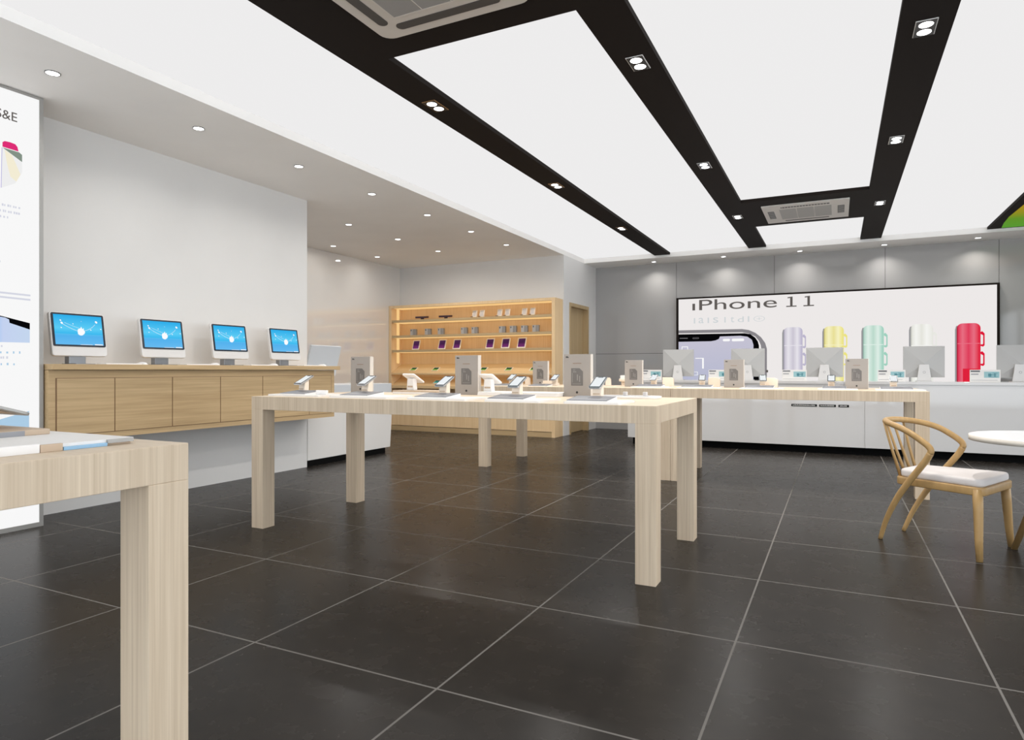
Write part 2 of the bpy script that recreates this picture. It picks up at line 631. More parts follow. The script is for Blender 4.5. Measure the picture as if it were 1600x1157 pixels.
def twin(x, y, label, rim):
    t = thing('twin_spotlight', label, 'spotlight', (x, y, ZB), 0, 'twin square spotlights in the dark beams')
    MB().box(-.054, .054, -.097, .097, -.004, 0).build('rim', rim, t)
    MB().box(-.050, .050, -.093, .093, -.0055, -.004).build('housing', M['black'], t)
    for s in (-1, 1):
        MB().disc((0, s * .046), .036, -.006, -.0055).build('lit_lens', M['lamp'], t)
        spot(t, (0, s * .046, -.0064), SPOT_TWIN / 2, 150, dia=.06)


words = ['nearest the camera', 'middle one', 'farthest, near advert wall']
for x, bn, rim in ((-2.62, 'left dark beam', M['gold']), (-1.115, 'middle dark beam', M['matte_white']), (0.445, 'right dark beam', M['matte_white'])):
    for k, y in enumerate((4.03 if x < 0 else 4.33, 6.33, 8.64)):
        twin(x, y, 'twin spotlight in the ' + bn + ', ' + words[k], rim)


# ------------------------------------------------------------------ ceiling air conditioners
def slot(mb, x0, x1, y0, y1, z, mi=0):
    r = min(x1 - x0, y1 - y0) / 2 * .98
    mb.prism(rrect(x0, x1, y0, y1, r, 6), 'z', z - .003, z, mi)


ac = thing('air_conditioner', 'large beige ceiling air conditioner with rounded corners in near dark crossbeam', 'air conditioner', (-1.865, 2.61, ZB))
MB().prism(rrect(-.465, .465, -.465, .465, .07), 'z', -.022, 0).build('cover', M['ac_body'], ac, .006)
for a, b, c, d in ((-.32, .32, .335, .395), (-.32, .32, -.395, -.335), (-.395, -.335, -.32, .32), (.335, .395, -.32, .32)):
    sl = MB()
    slot(sl, a, b, c, d, -.022)
    sl.build('air_slot', M['ac_dark'], ac)
gr = MB().box(-.27, .27, -.27, .27, -.026, -.022)
go = gr.build('intake_grille', mat('grille_grey_mesh', (150, 146, 142), .6), ac)
fr = MB()
for a in (-.09, .09):
    fr.box(a - .002, a + .002, -.27, .27, -.028, -.026)
fr.box(-.285, .285, .27, .283, -.027, -.022).box(-.285, .285, -.283, -.27, -.027, -.022).box(-.283, -.27, -.27, .27, -.027, -.022).box(.27, .283, -.27, .27, -.027, -.022)
fr.build('grille_frame', M['ac_body'], go)

ac2 = thing('air_conditioner', 'small square ceiling air conditioner with three grilles in far dark crossbeam', 'air conditioner', (-.335, 8.68, ZB))
MB().box(-.465, .465, -.475, .475, -.016, 0).build('cover', mat('air_conditioner_white', (214, 209, 204), .45), ac2, .003)
gp = mat('grille_panel_grey', (168, 166, 163), .5)
for x in (-.19, 0, .19):
    MB().box(x - .09, x + .09, -.27, .27, -.020, -.016).build('intake_grille', gp, ac2)
for (a, b, c, d) in ((-.41, -.35, -.2, .2), (.35, .41, -.2, .2)):
    vs_ = MB().box(a - .006, b + .006, c - .006, d + .006, -.0165, -.016)
    vo = vs_.build('air_slot', M['ac_dark'], ac2)
    for k in range(8):
        y = c + (d - c) * (k + .72) / 8
        MB().box(a, b, y, y + .012, -.018, -.0165).build('slat', gp, vo)
vo = MB().box(-.26, .26, -.39, -.33, -.0165, -.016).build('air_slot', M['ac_dark'], ac2)
for k in range(16):
    MB().box(-.25 + .0315 * k, -.25 + .0315 * k + .012, -.387, -.333, -.018, -.0165).build('slat', gp, vo)
MB().box(-.25, .25, .35, .39, -.018, -.016).build('air_slot', M['ac_dark'], ac2)


# ================================================================== TALL LIGHT BOX, LEFT
lb = thing('light_box', 'tall backlit poster box with grey frame at left edge of photo', 'light box', (-5.28, 2.63, 0))
Y0 = -2.1
MB().box(0.002, .33, Y0, 0, 0.0, 2.962).build('case', M['frame_grey'], lb)
MB().box(.33, .35, Y0, 0, 0, .03).box(.33, .35, Y0, 0, 2.945, 2.962).box(.33, .35, -.024, 0, .03, 2.945).box(.33, .35, Y0, Y0 + .024, .03, 2.945).build('frame', M['frame_grey'], lb)
MB().box(.33, .343, Y0 + .024, -.024, .03, 2.945).build('lit_panel', M['lb_white'], lb)


def LBP(name, poly, m, lay=0):
    q = [(y - 2.63, z) for y, z in poly]
    return MB().prism(q, 'x', .343 + .0006 * lay, .3442 + .0006 * lay).build(name, m, lb)


lettering('CRUIS&E', M['p_dark'], lb, 'poster_heading', (.3435, 2.16 - 2.63, 2.745), (0, 1, 0), .31, .06)
LBP('picture_piece', [(2.384, 2.556), (2.478, 2.552), (2.472, 2.580), (2.459, 2.595), (2.427, 2.599), (2.397, 2.597), (2.384, 2.587)], M['p_pink'])
LBP('picture_piece', [(2.383, 2.551), (2.5, 2.487), (2.5, 2.535), (2.482, 2.547), (2.423, 2.549)], M['p_sage'])
LBP('picture_piece', [(2.383, 2.548), (2.499, 2.484), (2.5, 2.416), (2.458, 2.332), (2.378, 2.283)], M['p_ltgrey'])
LBP('picture_piece', [(2.395, 2.54), (2.44, 2.515), (2.49, 2.40), (2.465, 2.345), (2.43, 2.37), (2.41, 2.45)], M['p_cream'], 1)
LBP('picture_piece', [(2.379, 2.55), (2.383, 2.55), (2.378, 2.283), (2.374, 2.283)], M['p_lilac_line'])
random.seed(4)
for (z0, ya, yb) in ((2.166, 2.30, 2.490), (2.126, 2.30, 2.490), (2.088, 2.30, 2.42), (1.79, 2.30, 2.375), (1.190, 2.30, 2.50), (1.112, 2.3, 2.475), (1.155, 2.3, 2.42), (1.232, 2.3, 2.385)):
    big = z0 in (1.190, 1.112)
    mb = MB()
    y = ya
    while y < yb - .006:
        w = random.uniform(.006, .011)
        h = random.uniform(.012, .016)
        mb.prism([(y - 2.63, z0), (y + w - 2.63, z0), (y + w - 2.63, z0 + h), (y - 2.63, z0 + h)], 'x', .343, .3442)
        y += w + (.028 if big else random.choice((.004, .004, .012)))
    mb.build('small_print', M['p_bluebit'] if big else M['p_faint'], lb)
LBP('printed_rule', [(2.25, 1.600), (2.551, 1.595), (2.551, 1.583), (2.25, 1.588)], M['p_faint'])
LBP('printed_rule', [(2.25, 1.572), (2.551, 1.565), (2.551, 1.553), (2.25, 1.560)], M['p_faint'])
LBP('phone_picture', [(2.15, 1.262), (2.547, 1.266), (2.547, 1.36), (2.425, 1.394), (2.422, 1.417), (2.40, 1.428), (2.364, 1.433), (2.15, 1.46)], M['p_blue'])
LBP('phone_picture_edge', [(2.15, 1.478), (2.364, 1.44), (2.547, 1.40), (2.547, 1.356), (2.425, 1.394), (2.422, 1.417), (2.40, 1.427), (2.364, 1.433), (2.15, 1.46)], M['p_black'], 1)
LBP('blue_picture', [(2.20, .60), (2.543, .60), (2.543, .64), (2.20, .70)], M['p_bluebit'])
LBP('blue_picture', [(2.20, .71), (2.543, .80), (2.543, .64), (2.20, .60)], M['p_bluebit'])

# ================================================================== WALL DESK WITH COMPUTERS
dk = thing('wall_cabinet', 'long floating oak wall desk with flat doors under four computers', 'cabinet', (-5.28, 2.64, .575))
L = 2.88
MB().box(0.001, .39, 0.0, L, 0, .505).build('carcass', M['oak_y'], dk)
MB().box(0.001, .435, 0.0, L + .045, .507, .547).build('desktop', M['oak_y'], dk, .002)
seams = [.05, .464, .943, 1.411, 1.887, 2.50, 2.83]
for a, b in zip(seams[:-1], seams[1:]):
    MB().box(.3905, .3945, a + .004, b - .004, .045, .445).build('door', M['oak_y'], dk)
MB().box(.39, .3908, .045, 2.835, .040, .449).build('door_gap', M['brown'], dk)


def computer():
    t = thing('desktop_computer', '', 'computer', (0, 0, 0), 0, 'white desktop computers on the wall desk')
    T = Matrix.Translation((0, 0, .06)) @ Matrix.Rotation(R(-9), 4, 'Y')
    # local: screen faces +X, y across, z up
    w, h = .395, .325
    sh = MB().prism(rrect(-w / 2, w / 2, 0, h, .022), 'x', -.030, 0.0)
    sh.build('casing', M['alu'], t, .006, 3, T)
    bz = MB().prism(rrect(-w / 2 + .010, w / 2 - .010, .071, h - .007, .012), 'x', 0.0, .003)
    bzo = bz.build('screen_bezel', M['bezel'], t, T=T)
    sc = MB().box(.003, .0042, -w / 2 + .026, w / 2 - .026, .084, h - .020).build('screen', M['screen_blue'], bzo, T=T)
    # picture on the screen: round white emblem with a notch and light trails
    em = MB()
    cz, cy = .182, .012
    em.prism([(cy + (.026 + .003 * math.cos(3 * a)) * math.cos(a), cz + .027 * math.sin(a)) for a in [2 * PI * k / 28 for k in range(28)]], 'x', .0042, .0048)
    em.prism([(cy - .002, cz + .025), (cy + .004, cz + .04), (cy + .010, cz + .025)], 'x', .0042, .0048)
    em.prism([(cy + .012, cz + .02), (cy + .022, cz + .031), (cy + .022, cz + .015)], 'x', .0042, .0048)
    for (yy, zz, r) in ((-.125, .262, .008), (-.118, .243, .012), (-.124, .208, .006), (.13, .262, .013), (-.04, .24, .005), (.02, .262, .003), (.16, .21, .006), (.085, .2, .006)):
        r *= .72
        em.prism([(yy + r * math.cos(2 * PI * k / 8 + .3), zz + r * math.sin(2 * PI * k / 8)) for k in range(8)], 'x', .0042, .0048)
    for a, b, c, w2 in (((-.118, .24), (-.05, .195), (cy, cz), .0010), ((-.1, .247), (-.04, .222), (0, .21), .0006), ((cy, .188), (.075, .192), (.12, .243), .0010)):
        q = [((1 - t2) ** 2 * a[0] + 2 * (1 - t2) * t2 * b[0] + t2 * t2 * c[0], (1 - t2) ** 2 * a[1] + 2 * (1 - t2) * t2 * b[1] + t2 * t2 * c[1]) for t2 in [k / 8 for k in range(9)]]
        em.prism([(p[0], p[1] + w2) for p in q] + [(p[0], p[1] - w2) for p in reversed(q)], 'x', .0042, .0048)
    em.box(.0042, .0048, .105, .165, .085, .092).box(.0042, .0048, .0, .09, .085, .0875)
    em.build('screen_picture', M['screen_mark'], bzo, T=T)
    MB().box(-.075, -.02, -.075, .045, .004, .085).build('stand_neck', M['base_metal'], t, .003)
    MB().prism(rrect(-.09, .09, -.09, .055, .01), 'z', 0, .005).build('stand_foot', M['base_metal'], t)
    return t


pc = computer()
names = ['nearest the light box', 'second from the light box', 'third from the light box', 'nearest the alcove']
ys = [2.925, 3.60, 4.275, 4.945]
pc.location = (-5.0, ys[0], 1.122)
pc['label'] = 'white desktop computer with blue screen on oak wall desk, ' + names[0]
for k in (1, 2, 3):
    dup(pc, (-5.0, ys[k], 1.122), 0, 'white desktop computer with blue screen on oak wall desk, ' + names[k])
kb = MB().box(-.055, .055, -.14, .14, 0, .008).build('keyboard', M['white'])
kk = MB()
for r_ in range(5):
    for c_ in range(14):
        kk.box(-.05 + r_ * .02, -.034 + r_ * .02, -.136 + c_ * .0195, -.120 + c_ * .0195, .008, .0095)
ms = MB()
for i in range(5):
    rr = .03 * math.cos(i / 4 * PI / 2 * .9)
ms = MB()
ringsn = 16
for i in range(5):
    a = i / 5 * PI / 2
    ms.v += [(.052 * math.cos(a) * math.cos(2 * PI * k / ringsn), .03 * math.cos(a) * math.sin(2 * PI * k / ringsn), .022 * math.sin(a)) for k in range(ringsn)]
for i in range(4):
    for k in range(ringsn):
        ms.f.append([i * ringsn + k, i * ringsn + (k + 1) % ringsn, (i + 1) * ringsn + (k + 1) % ringsn, (i + 1) * ringsn + k])
        ms.m.append(0)
        ms.s.append(True)
ms.f.append([4 * ringsn + k for k in range(ringsn)])
ms.m.append(0)
ms.s.append(True)
mouse = ms.build('computer_mouse', M['white'])
tag(kb, 'flat white keyboard on oak wall desk before computer ' + names[0], 'keyboard', 'keyboards on the wall desk')
tag(mouse, 'small white mouse on oak wall desk beside computer ' + names[0], 'mouse', 'mice on the wall desk')
kko = kk.build('keys', M['matte_white'], kb)
for k in range(4):
    o = kb if k == 0 else copy_tree(kb)
    o.location = (-4.92, ys[k] + .24, 1.122)
    o['label'] = 'flat white keyboard on oak wall desk before computer ' + names[k]
    o = mouse if k == 0 else copy_tree(mouse)
    o.location = (-4.92, ys[k] + .42, 1.122)
    o['label'] = 'small white mouse on oak wall desk beside computer ' + names[k]

# ================================================================== DISPLAY TABLES
def table(name_label, x0, x1, y0, y1, group='long ash display tables'):
    cx, cy = (x0 + x1) / 2, (y0 + y1) / 2
    t = thing('display_table', name_label, 'table', (cx, cy, 0), 0, group)
    w, d = (x1 - x0) / 2, (y1 - y0) / 2
    MB().box(-w, w, -d, d, .81, .9, [1, 1, 0, 0, 0, 0]).build('tabletop', [M['ash_z'], M['ash_x']], t, .0015)
    for sx in (-1, 1):
        for sy in (-1, 1):
            a, b = sorted((sx * w, sx * (w - .105)))
            c, e = sorted((sy * d, sy * (d - .105)))
            MB().box(a, b, c, e, 0, .81).build('leg', M['ash_z'], t, .0015)
    return t


table('pale ash display table in the middle of the photo, with five phone stations', -3.597, -.806, 3.235, 4.307)
table('pale ash display table at front left, cut by the left edge of photo', -4.226, -1.436, .025, 1.097)
table('pale ash display table behind the middle table, its end before the bookcase', -3.595, -1.453, 6.41, 7.48)
table('pale ash display table behind at right, its end leg by the spindle chair', -1.45, .692, 6.41, 7.48)


# ------------------------------------------------------------------ small goods on the tables
def mat_tray(w, d):
    t = MB().box(-w / 2, w / 2, -d / 2, d / 2, 0, .010)
    return t


def make_placard():
    """grey printed placard on a thin wedge"""
    t = thing('price_placard', '', 'placard')
    T = Matrix.Rotation(R(6), 4, 'X')
    MB().prism([(0, 0), (.17, 0), (.17, .022), (0, .005)], 'x', -.115, .115).build('wedge', M['matte_white'], t)
    sh = MB().box(-.113, .113, .002, .168, .0050, .0080)
    sh.build('printed_sheet', M['slate'], t, T=Matrix.Rotation(math.atan2(.017, .17), 4, 'X'))
    pr = MB().box(-.1, .1, .02, .05, .0080, .0086).box(-.1, .0, .07, .09, .0080, .0086)
    pr.build('printed_band', M['slate_light'], t, T=Matrix.Rotation(math.atan2(.017, .17), 4, 'X'))
    pr = MB().box(-.02, .05, .075, .11, .0080, .0088)
    pr.build('printed_mark', M['slate_dark'], t, T=Matrix.Rotation(math.atan2(.017, .17), 4, 'X'))
    return t


TP = Matrix.Translation((0, 0, .095)) @ Matrix.Rotation(R(33), 4, 'X')


def make_stand():
    """cream security post with a slanted head"""
    t = thing('phone_stand', '', 'phone stand')
    MB().prism(rrect(-.05, .05, -.045, .05, .015), 'z', 0, .006).build('base', M['cream'], t)
    mb = MB()
    mb.prism([(-.022, .006), (.026, .006), (.030, .098), (-.012, .079)], 'x', -.028, .028)
    mb.build('post', M['cream'], t, .004)
    MB().box(-.020, .020, -.0235, -.0215, .03, .037).build('post_slot', M['tan'], t)
    return t


def make_phone(bez):
    p = thing('smartphone', '', 'phone')
    MB().prism(rrect(-.036, .036, -.072, .072, .010), 'z', 0, .009).build('body', M['silver'], p, T=Matrix.Identity(4))
    f_ = MB().prism(rrect(-.0345, .0345, -.0705, .0705, .009), 'z', .009, .0102).build('front_bezel', bez, p)
    s_ = MB().prism([(-.028, -.058), (.028, -.058), (.028, .062), (.016, .062), (.014, .054), (-.014, .054), (-.016, .062), (-.028, .062)], 'z', .0102, .0108)
    s_.build('screen', M['screen_white'], p)
    return p


def make_tablet_stand():
    """stand seen from behind: white post with a slot, plate tipped away"""
    t = thing('tablet_stand', '', 'tablet stand')
    MB().prism([(-.038, 0), (.038, 0), (.030, .09), (-.030, .09)], 'y', -.02, .02).build('post', M['white'], t, .004)
    MB().box(-.026, .026, -.0215, -.0195, .022, .034).build('post_slot', M['tan'], t)
    T = Matrix.Translation((0, 0, .092)) @ Matrix.Rotation(R(-28), 4, 'X')
    MB().prism(rrect(-.062, .062, -.055, .085, .014), 'z', 0, .012).build('plate', M['white'], t, .003, T=T)
    MB().box(-.055, .055, -.048, .078, .012, .0135).build('screen', M['black'], t, T=T)
    return t


def make_tall_box():
    t = thing('display_box', '', 'box')
    MB().box(-.095, .095, -.02, .02, 0, .286).build('carton', M['box'], t, .001)
    pic = MB().prism([(-.042, .075), (.042, .075), (.042, .17), (.018, .192), (-.042, .192)], 'y', -.0212, -.02)
    po = pic.build('front_picture', M['box_print'], t)
    pm = MB()
    for (a, b, c, d) in ((-.03, -.005, .165, .17), (-.03, -.012, .178, .182), (0, .006, .11, .15), (.016, .022, .10, .14), (-.035, .03, .085, .088), (-.034, -.031, .095, .16)):
        pm.box(a, b, -.0218, -.0212, c, d)
    pm.build('picture_lines', M['box_line'], po)
    mk = MB().box(-.08, -.074, -.0212, -.02, .262, .272).box(-.072, -.066, -.0212, -.02, .262, .272).box(-.064, -.060, -.0212, -.02, .262, .269)
    mk.build('corner_mark', M['ink'], t)
    MB().prism([(.008 * math.cos(2 * PI * k / 12), .03 + .008 * math.sin(2 * PI * k / 12)) for k in range(12)], 'y', -.0212, -.02).build('round_mark', M['ink'], t)
    MB().box(-.03, .03, -.0212, -.02, .222, .227).build('faint_print', M['brown_ink'], t)
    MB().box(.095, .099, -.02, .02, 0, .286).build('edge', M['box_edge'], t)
    return t


PL, ST, PH, PHT, TS, TB = make_placard(), make_stand(), make_phone(M['black']), make_phone(M['teal_bezel']), make_tablet_stand(), make_tall_box()
used = set()


def put(src, loc, rz, label, group, rot=None):
    if src.name in used:
        c = copy_tree(src)
    else:
        c = src
        used.add(src.name)
    c.location = loc
    c.rotation_euler = rot if rot else (0, 0, rz)
    c['label'] = label
    c['group'] = group
    return c


def phone_on(x, y, z, rz, label, stand_label, src, grp):
    put(ST, (x, y, z), rz, stand_label, 'cream phone stands on the display tables')
    e = Matrix.Translation((x, y, z)) @ Matrix.Rotation(rz, 4, 'Z') @ Matrix.Translation((0, .006, .0915)) @ Matrix.Rotation(R(24.4), 4, 'X')
    loc = e.translation
    rot = e.to_euler()
    put(src, loc, 0, label, grp, rot)


G_ST, G_PH = 'cream phone stands on the display tables', 'smartphones on the display tables'
# middle table, front row: stations from the left
o5 = ['leftmost', 'second from left', 'third from left', 'fourth from left', 'rightmost']
st = [  # mat x0, x1, y0, y1 ; placard x, y ; post x
    (-3.56, -3.09, 3.34, 3.60, -3.36, 3.37, -3.436),
    (-2.972, -2.50, 3.30, 3.58, -2.80, 3.34, -2.856),
    (-2.35, -1.93, 3.29, 3.58, -2.205, 3.33, -2.237),
    (-1.80, -1.45, 3.27, 3.58, -1.68, 3.30, -1.724),
    (-1.315, -1.00, 3.265, 3.56, -1.19, 3.29, -1.216)]
for k, (a, b, c, d, px_, py_, sx) in enumerate(st):
    m_ = MB().prism(rrect(a - (a + b) / 2, b - (a + b) / 2, -(d - c) / 2, (d - c) / 2, .012), 'z', 0, .012).build('display_mat', M['white'])
    m_.location = ((a + b) / 2, (c + d) / 2, .9)
    tag(m_, 'flat white display mat on the middle table front edge, ' + o5[k] + ' of five', 'display mat', 'white display mats on the middle table')
    put(PL, (px_, py_, .912), 0, 'grey printed placard on front of middle table, ' + o5[k] + ' of five', 'grey placards on the display tables')
    phone_on(sx + .005, 3.535 if k != 0 else 3.55, .912, 0, 'smartphone with white screen on front of middle table, ' + o5[k] + ' of five',
             'cream phone stand at front of middle table, ' + o5[k] + ' of five', PHT if k >= 2 else PH, G_PH)
# little white boxes beside the placards
wb = MB().box(-.045, .045, -.012, .012, 0, .03).build('white_carton', M['white'], None, .002)
tag(wb, 'small white carton standing right of leftmost placard on the middle table', 'carton', 'small white cartons on the middle table')
wb.location = (-3.155, 3.44, .912)
wb2 = wb.copy()
COL.objects.link(wb2)
wb2.location = (-1.772, 3.53, .912)
wb2['label'] = 'small white carton behind the fourth placard on the middle table'

# tall boxes at the back of the middle table
for x, y, wd in ((-3.392, 4.15, 'behind the second phone stand'), (-2.40, 4.12, 'right of the third phone stand'), (-1.56, 4.15, 'left of the rightmost phone stand')):
    put(TB, (x, y, .9), 0, 'tall taupe display box on the middle table, ' + wd, 'tall taupe display boxes')

# trays and tablet stands at the back of the middle table
for x0, x1, y0, y1, x, wd, m_ in ((-3.02, -2.63, 4.05, 4.25, -2.91, 'left of the widest tall box', 'tan'), (-2.27, -1.66, 4.03, 4.27, -2.24, 'right of the widest tall box', 'matte_white')):
    t = thing('display_tray', 'low display tray at the back of the middle table, ' + wd, 'tray', ((x0 + x1) / 2, (y0 + y1) / 2, .9), 0, 'low trays at the back of the middle table')
    w, d = (x1 - x0) / 2, (y1 - y0) / 2
    MB().box(-w, w, -d, d, 0, .014).build('lower_board', M['white'], t, .002)
    MB().box(-w, w, -d + .004, d, .014, .026).build('upper_board', M[m_], t, .002)
    put(TS, (x, 4.15, .926), R(-8), 'white tablet stand seen from behind on middle table, ' + wd, 'tablet stands facing away')
ct = thing('cable_tray', 'long white rounded tray with two pegs at right end of middle table', 'tray', (-1.19, 4.08, .9))
MB().prism(rrect(-.2, .2, -.09, .09, .05), 'z', 0, .016).build('tray', M['white'], ct, .004)
MB().box(-.17, .14, -.06, .0, .016, .0175).build('inset', M['slate_light'], ct)
for x in (-.03, .10):
    MB().prism(rrect(x - .014, x + .014, .01, .04, .01), 'z', .016, .040).build('peg', M['print_grey'], ct, .003)

# rear-left table
put(TB, (-3.138, 7.10, .9), 0, 'tall taupe display box on the rear left table, before the bookcase', 'tall taupe display boxes')
for x, y, src, wd in ((-3.40, 6.85, PHT, 'left of the tall box'), (-2.835, 6.80, PH, 'right of the tall box')):
    phone_on(x, y, .9, 0, 'smartphone with white screen on rear left table, ' + wd, 'cream phone stand on rear left table, ' + wd, src, G_PH)
for x, wd in ((-3.45, 'left'), (-2.96, 'right')):
    put(PL, (x, 6.60, .9), 0, 'grey placard at front of the rear left table, ' + wd + ' one', 'grey placards on the display tables')
for x, y, wd in ((-3.33, 7.15, 'behind the left phone'), (-2.24, 6.9, 'near its right end')):
    put(ST, (x, y, .9), R(180), 'cream stand facing the bookcase on rear left table, ' + wd, G_ST)
bx = MB().box(-.09, .09, -.05, .05, 0, .03).box(-.08, .06, -.045, .045, .03, .055)
bx = bx.build('stacked_cartons', M['cream'])
bx.location = (-2.99, 7.05, .9)
bx.name = 'flat_carton'
tag(bx, 'flat cream carton right of tall box on rear left table', 'carton')

# rear-right table
for x, y, wd in ((-1.956, 6.9, 'leftmost of its three'), (-.94, 7.0, 'middle of its three'), (.168, 7.0, 'rightmost of its three')):
    put(TB, (x, y, .9), 0, 'tall taupe display box on rear right table, ' + wd, 'tall taupe display boxes')
for k, (x, src) in enumerate(((-1.79, PHT), (-1.276, PH), (-.673, PHT), (-.047, PHT), (.477, PH))):
    phone_on(x, 7.1, .9, R(8) if k in (1, 2) else 0, 'smartphone with lit screen on rear right table, ' + o5[k] + ' of five',
             'cream phone stand on rear right table, ' + o5[k] + ' of five', src, G_PH)
o6 = ['leftmost', 'second from left', 'third from left', 'fourth from left', 'rightmost']
for k, (x, w) in enumerate(((-1.74, .27), (-1.26, .29), (-.67, .26), (-.02, .2), (.474, .25))):
    m_ = MB().box(-w / 2 - .04, w / 2 + .09, -.1, .14, 0, .008).build('display_mat', M['white'])
    m_.location = (x, 6.72, .9)
    tag(m_, 'thin white display mat on rear right table, ' + o6[k] + ' of five', 'display mat', 'white mats on the rear right table')
    p = put(PL, (x, 6.66, .908), 0, 'grey placard on rear right table, ' + o6[k] + ' of five', 'grey placards on the display tables')
    p.scale = (w / .23, 1, .9)
for x, y, wd in ((-1.655, 7.2, 'behind leftmost phone'), (-1.17, 7.22, 'behind second phone'), (-.60, 7.22, 'behind third phone')):
    c = MB().prism([(-.06, 0), (.06, 0), (.06, .085), (.03, .10), (-.06, .10)], 'y', -.02, .02)
    c = c.build('cream_bracket', M['cream'], None, .003)
    c.location = (x, y, .9)
    tag(c, 'cream display bracket on rear right table, ' + wd, 'bracket', 'cream brackets on the rear right table')
rs = thing('speaker_stand', 'cream round-headed stand at left end of the rear right table', 'stand', (-2.04 + .0, 7.25, .9))
MB().disc((0, 0), .045, 0, .01).build('base', M['cream'], rs)
MB().disc((0, 0), .03, .01, .05).build('post', M['cream'], rs)
MB().disc((0, 0), .055, .05, .085).build('head', M['cream'], rs, .008)
MB().box(-.04, .05, -.015, .015, .085, .12).build('tab', M['white'], rs, .003)
rs.location = (-2.14, 7.15, .9)
sv = thing('ribbed_speaker', 'silver ribbed block beside rightmost tall box on rear right table', 'speaker', (.02, 7.15, .9))
for k in range(4):
    MB().box(-.05, .05, -.035, .035, .018 * k, .018 * k + .014).build('rib', M['silver'], sv, .003)
MB().box(-.045, .045, -.03, .03, 0, .07).build('core', M['slate_dark'], sv)

# front-left table goods
wd_ = thing('display_board', 'large white display board on the front left table, blue strip on its edge', 'display board', (-1.88, .78, .9))
MB().box(-.40, .325, -.35, .255, .0045, .0150).build('top_sheet', M['matte_white'], wd_, .001)
MB().box(-.40, .320, -.35, .250, 0, .0045).build('under_sheet', M['tan'], wd_)
MB().box(.325, .335, -.35, .037, 0, .020).build('edge_card', M['white'], wd_, .001)
MB().box(.325, .334, .039, .085, 0, .017).build('edge_block', M['tan'], wd_, .001)
MB().box(.325, .334, .087, .185, 0, .008).build('blue_strip', M['sky_blue'], wd_, .001)
MB().box(.325, .332, .187, .250, 0.006, .0145).build('edge_strip', M['frame_grey'], wd_)
sb = thing('tablet_stand', 'large tablet stand with grey tablet seen from behind on front left table', 'tablet stand', (-1.988, .886, .915))
MB().box(-.10, .17, -.16, .10, 0, .014).build('base', M['tan'], sb, .002)
MB().box(.165, .172, -.10, .04, .0, .013).build('base_strip', M['slate_light'], sb)
MB().box(-.03, .05, -.04, .040, .014, .064).build('post', M['cream'], sb, .003)
MB().box(-.035, .035, -.03, .012, .014, .022).build('foot', M['tan'], sb, .002)
T = Matrix.Translation((0, -.005, .070)) @ Matrix.Rotation(R(-17), 4, 'X')
MB().prism(rrect(-.10, .10, -.13, .10, .015), 'z', .004, .012).build('tablet', M['frame_grey'], sb, .002, T=T)
MB().prism([(-.05, -.002), (.03, -.002), (.085, .004), (-.11, .004)], 'x', -.06, .06).build('cradle', M['tan'], sb, .002, T=T)

# ================================================================== BOOKCASE
bc = thing('bookcase', 'wide oak shelving unit with warm lighting set in the alcove', 'bookcase', (-7.266, 9.64, 0))
BW, BH = 3.25, 2.237
D = .335
MB().box(0, .055, 0, D, 0, BH).box(BW - .055, BW, 0, D, 0, BH).box(.055, BW - .055, 0, D, BH - .045, BH).build('frame', M['shelf_z'], bc)
MB().box(.055, BW - .055, 0, .03, 0, .08).build('plinth', M['oak_x'], bc)
MB().box(.055, BW - .055, D - .015, D, .08, BH - .045).build('back_panel', M['shelf_z'], bc)
for z in (1.975, 1.70, 1.44):
    s_ = MB().box(.058, BW - .058, .01, D - .018, z - .042, z).build('shelf', M['oak_x'], bc)
    MB().box(.075, BW - .075, .05, D - .03, z - .047, z - .042).build('led_strip', M['led'], s_)
MB().box(.075, BW - .075, .05, D - .03, BH - .050, BH - .045).build('led_strip', M['led'], bc)
MB().box(.055, .061, .16, .24, 1.2, BH - .05).build('led_strip', M['led'], bc)
for z0, z1, th in ((1.022, 1.187, .025), (.80, .955, .045)):
    s_ = MB().prism([(.0, z0), (D - .02, z1), (D - .02, z1 - th), (.0, z0 - th)], 'x', .058, BW - .058).build('slanted_shelf', M['shelf_x'], bc)
    if th < .03:
        MB().prism([(.10, z0 + .0524 - th - .001), (.20, z0 + .1048 - th - .001), (.20, z0 + .1048 - th - .005), (.10, z0 + .0524 - th - .005)], 'x', .075, BW - .075).build('led_strip', M['led'], s_)
MB().box(.055, BW - .055, .005, .03, .09, .66).build('lower_panel', M['shelf_z'], bc)
for x in (1.05, 2.12):
    MB().box(x, x + .03, .02, D - .02, .66, .76).build('divider', M['oak_z'], bc)

# goods on the bookcase
ft = thing('tablet_dock', '', 'tablet dock')
MB().box(-.11, .11, -.05, .05, .03, .062).build('tablet', M['purple'], ft, .003, T=Matrix.Rotation(R(6), 4, 'X'))
MB().box(-.022, .022, -.012, .03, 0, .038).build('foot', M['purple'], ft)
for x, wd in ((-6.638, 'left one'), (-6.144, 'right one')):
    put(ft, (x, 9.78, 1.9765), R(3), 'dark purple flat tablet dock on top shelf of bookcase, ' + wd, 'tablet docks on the top shelf')
fb = thing('phone_box', '', 'box')
T = Matrix.Rotation(R(-10), 4, 'X')
MB().box(-.05, .05, 0, .02, 0, .125).build('carton', M['ivory'], fb, .001, T=T)
MB().box(-.038, .038, -.0015, 0, .022, .115).build('front_print', M['print_grey'], fb, T=T)
MB().box(-.052, -.02, -.03, -.004, 0, .018).build('brown_tab', M['brown'], fb)
w6 = ['first from left', 'second from left', 'third from left', 'fourth from left', 'fifth from left', 'sixth, rightmost']
for k, x in enumerate((-5.564, -5.42, -5.081, -4.933, -4.62, -4.472)):
    put(fb, (x, 9.76, 1.979), R(-14), 'white framed phone box on top shelf of bookcase, ' + w6[k], 'phone boxes on the top shelf')
gb = thing('gift_box', '', 'box')
